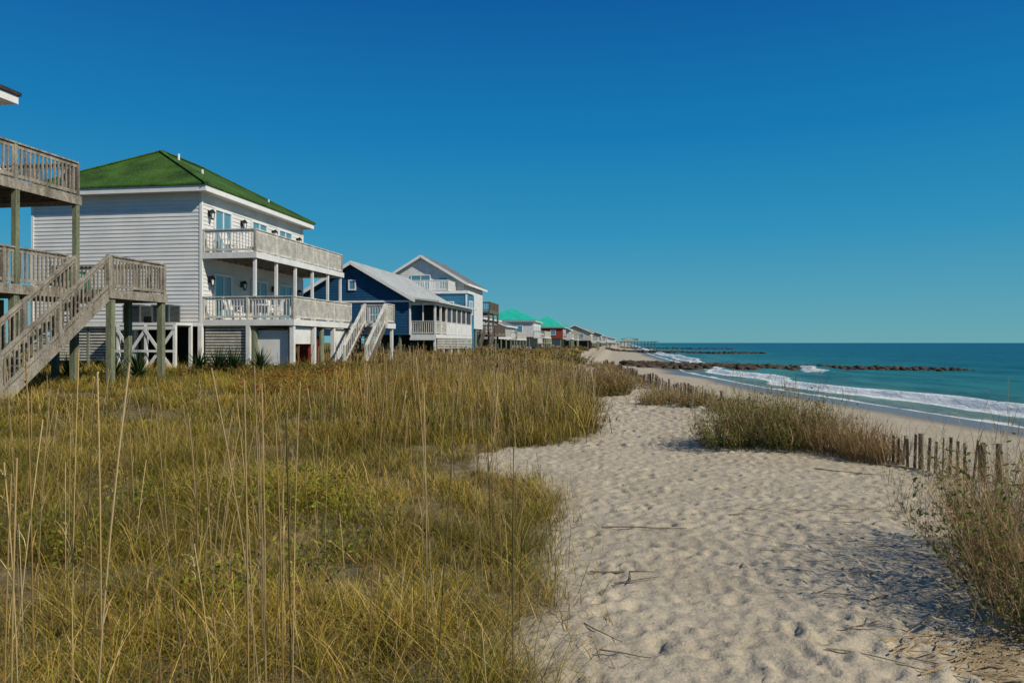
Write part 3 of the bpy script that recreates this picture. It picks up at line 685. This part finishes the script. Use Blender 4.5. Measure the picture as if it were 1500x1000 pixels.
windowp(B,'cam',-.03,-5.4,-3.4,6.65,8.4,1);windowp(B,'cam',-.03,-2.6,-1.6,6.9,8.2,0)
B.p("blue_storey",M_blue2).box(-10,.9,-3.2,.0,2.4,6.28)
bs=B.p("blue_clapboards",M_blue2);bs.siding((-10,-3.2),(1,0),(0,-1),2.4,6.28,lambda z:(0,10.9),.2);bs.siding((.9,-3.2),(0,1),(1,0),2.4,6.28,lambda z:(0,3.2),.2)
windowp(B,'sea',.93,-2.4,-.9,4.4,5.7);windowp(B,'cam',-3.23,-1.6,-.3,4.3,5.6)
B.p("corner_trim",M_trim).box(.8,.95,-3.28,-3.2,2.4,6.28)
deck(B,-10,1.0,-3.3,-.05,6.58,nm="balcony")
r=B.p("balcony_railing",M_trim);r.railing((-9.9,-3.25,6.58),(-.9,-3.25,6.58),1,.16,.06);r.railing((-.9,-3.25,6.58),(-.9,-.2,6.58),1,.16,.06)
B.done()
B=Build("wooden_deck_tower",-4.1,84)
B.p("lower_walls_or_shade",M_grey).box(-3,-.4,.5,6,1.0,5.2)
deck(B,-2,1.6,0,6,5.3,M_woodd,M_woodd,"upper_deck");deck(B,-2,2.4,-1,6,2.7,M_woodd,M_woodd,"lower_deck")
r=B.p("railing",M_woodd);r.railing((-2,0,5.3),(1.55,0,5.3),1,.2,.07);r.railing((1.55,0,5.3),(1.55,6,5.3),1,.2,.07)
r.railing((-2,-1,2.7),(2.35,-1,2.7),1,.2,.07);r.railing((2.35,-1,2.7),(2.35,6,2.7),1,.2,.07)
for x in(-1.9,1.5):
    for y in(.1,3,5.9): B.p("posts",M_woodd).box(x-.1,x+.1,y-.1,y+.1,0,5.1)
stairs(B,"stairs",M_woodd,1.2,2.3,-1,2.7,2.6,2,10)
B.done()
def simple(name,x,y,w,d,z0,zw,zr,wall,roof,kind='gable',porch=2,base=None):
    B=house(name,x,y,w,d,z0,zw,zr,wall,roof,kind,porch,base=base)
    for a in np.arange(.8,d-1.6,2.6): windowp(B,'sea',.03,a,a+1.2,z0+.6,z0+2.0,0)
    for a in(-w*.75,-w*.35): windowp(B,'cam',-.03,a,a+1.2,z0+.7,z0+2.0,0)
    B.done()
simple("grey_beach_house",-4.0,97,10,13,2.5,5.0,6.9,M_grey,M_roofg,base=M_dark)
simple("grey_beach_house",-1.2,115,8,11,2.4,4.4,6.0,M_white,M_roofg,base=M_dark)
simple("teal_roof_house",3.8,133,9,11,2.8,5.5,8.1,M_white,M_teal,'hip',base=M_tan)
simple("white_cottage",5.0,150,7,9,1.8,3.6,5.2,M_white,M_roofg)
simple("teal_roof_house",11.6,172,8,9,2.8,5.2,8.0,M_red,M_teal,'hip',base=M_tan)
simple("teal_roof_house",14.2,186,5,6,2.6,5.0,6.8,M_white,M_teal,'gable')
simple("grey_beach_house",22.5,215,9,12,2.4,4.8,6.8,M_tan,M_roofg,base=M_dark)
simple("grey_beach_house",31,262,10,12,2.4,4.8,6.6,M_grey,M_roofd)
simple("white_cottage",48,350,16,12,1.8,3.8,5.6,M_white,M_roofg)
B=Build("fishing_pier",100,560)
d=B.p("deck",M_woodd);d.box(-26,9,0,5,2.2,2.8)
for x in np.arange(-26,9,2.5): B.p("piles",M_woodd).cyl(x,.5,-3,2.2,.25,.25,6);B.p("piles",M_woodd).cyl(x,4.5,-3,2.2,.25,.25,6)
h=B.p("pier_house",M_tan);h.box(-18,-6,.5,4.5,2.8,4.6);roof_gable(B.p("pier_roof",M_roofd),-19,-5,0,5,4.5,-12,6.0)
B.done()

# ---------------------------------------------------------------- rock groynes
import bmesh
def groyne(name,p,q,n,sz,wd,hh=.4):
    bm=bmesh.new();bmesh.ops.create_icosphere(bm,subdivisions=1,radius=1);iv=np.array([v.co[:] for v in bm.verts]);fi=np.array([[v.index for v in f.verts] for f in bm.faces]);bm.free()
    Vs=[];Fs=[]
    for i in range(n):
        t=rng.random();dy=rng.normal(0,wd);x=p[0]+(q[0]-p[0])*t;y=p[1]+(q[1]-p[1])*t+dy
        s=sz*rng.uniform(.45,1.25)*(1-.3*t);z=SEA+hh*(1-.8*t)*math.exp(-(dy/wd/1.4)**2)+rng.uniform(-.22,.08)
        if t<.4: z=max(z,float(H(x,y))-.05+hh*.5*math.exp(-(dy/wd)**2)*(1-t))
        vv=iv*(1+rng.uniform(-.32,.32,(len(iv),1)))*np.array([s*1.3,s,s*.55])
        a=rng.uniform(0,6.28);R=np.array([[math.cos(a),-math.sin(a),0],[math.sin(a),math.cos(a),0],[0,0,1]])
        Fs.append(fi+len(Vs)*len(iv));Vs.append(vv@R.T+np.array([x,y,z]))
    np_mesh(name,np.concatenate(Vs),np.concatenate(Fs),M_rock)
groyne("rock_groyne",(16.5,107),(58,97),900,.55,1.2,.5)
groyne("rock_groyne",(15.5,104),(38,101),700,.65,2.2,.8)
groyne("rock_groyne",(33,262),(84,250),420,.9,1.6,.6)
groyne("rock_groyne",(64,440),(125,430),260,1.1,2.0)

# ---------------------------------------------------------------- light & sky & camera
EL=math.radians(38);AZ=math.radians(125)
sd=Vector((math.sin(AZ)*math.cos(EL),math.cos(AZ)*math.cos(EL),math.sin(EL)))
sun=bpy.data.lights.new("sun","SUN");sun.energy=4.3;sun.angle=math.radians(.5);sun.color=(1,.92,.78)
so=link(bpy.data.objects.new("sun",sun));so.rotation_euler=sd.to_track_quat('Z','Y').to_euler()
wd=bpy.data.worlds.new("World");wd.name="sky";scene.world=wd;wd.use_nodes=True
N=wd.node_tree.nodes;L=wd.node_tree.links
sk=N.new("ShaderNodeTexSky");sk.sky_type='NISHITA';sk.sun_disc=False;sk.sun_elevation=EL;sk.sun_rotation=AZ;sk.ozone_density=3;sk.air_density=1;sk.dust_density=.1
tc=N.new("ShaderNodeTexCoord");sx=N.new("ShaderNodeSeparateXYZ");L.new(tc.outputs["Generated"],sx.inputs[0])
g=ramp(sx.outputs[2],[(0,(1.2,3.7,4.3)),(.06,(.7,3.3,4.6)),(.14,(.2,2.7,4.8)),(.26,(.01,1.9,4.5)),(.42,(.0,1.02,3.4)),(1,(0,.6,2.4))])
mm=N.new("ShaderNodeMix");mm.data_type='RGBA';mm.inputs[0].default_value=.95
L.new(sk.outputs[0],mm.inputs[6]);L.new(g.outputs[0],mm.inputs[7])
bg=N["Background"];L.new(mm.outputs[2],bg.inputs[0]);bg.inputs[1].default_value=.1
cam=bpy.data.cameras.new("camera");co=link(bpy.data.objects.new("camera",cam));co.location=(0,0,1.75);co.rotation_euler=(math.radians(90.1),0,0)
cam.lens=26.4;cam.sensor_width=36;cam.clip_start=.05;cam.clip_end=60000
scene.camera=co
scene.view_settings.view_transform='Standard';scene.view_settings.look='None';scene.view_settings.exposure=0
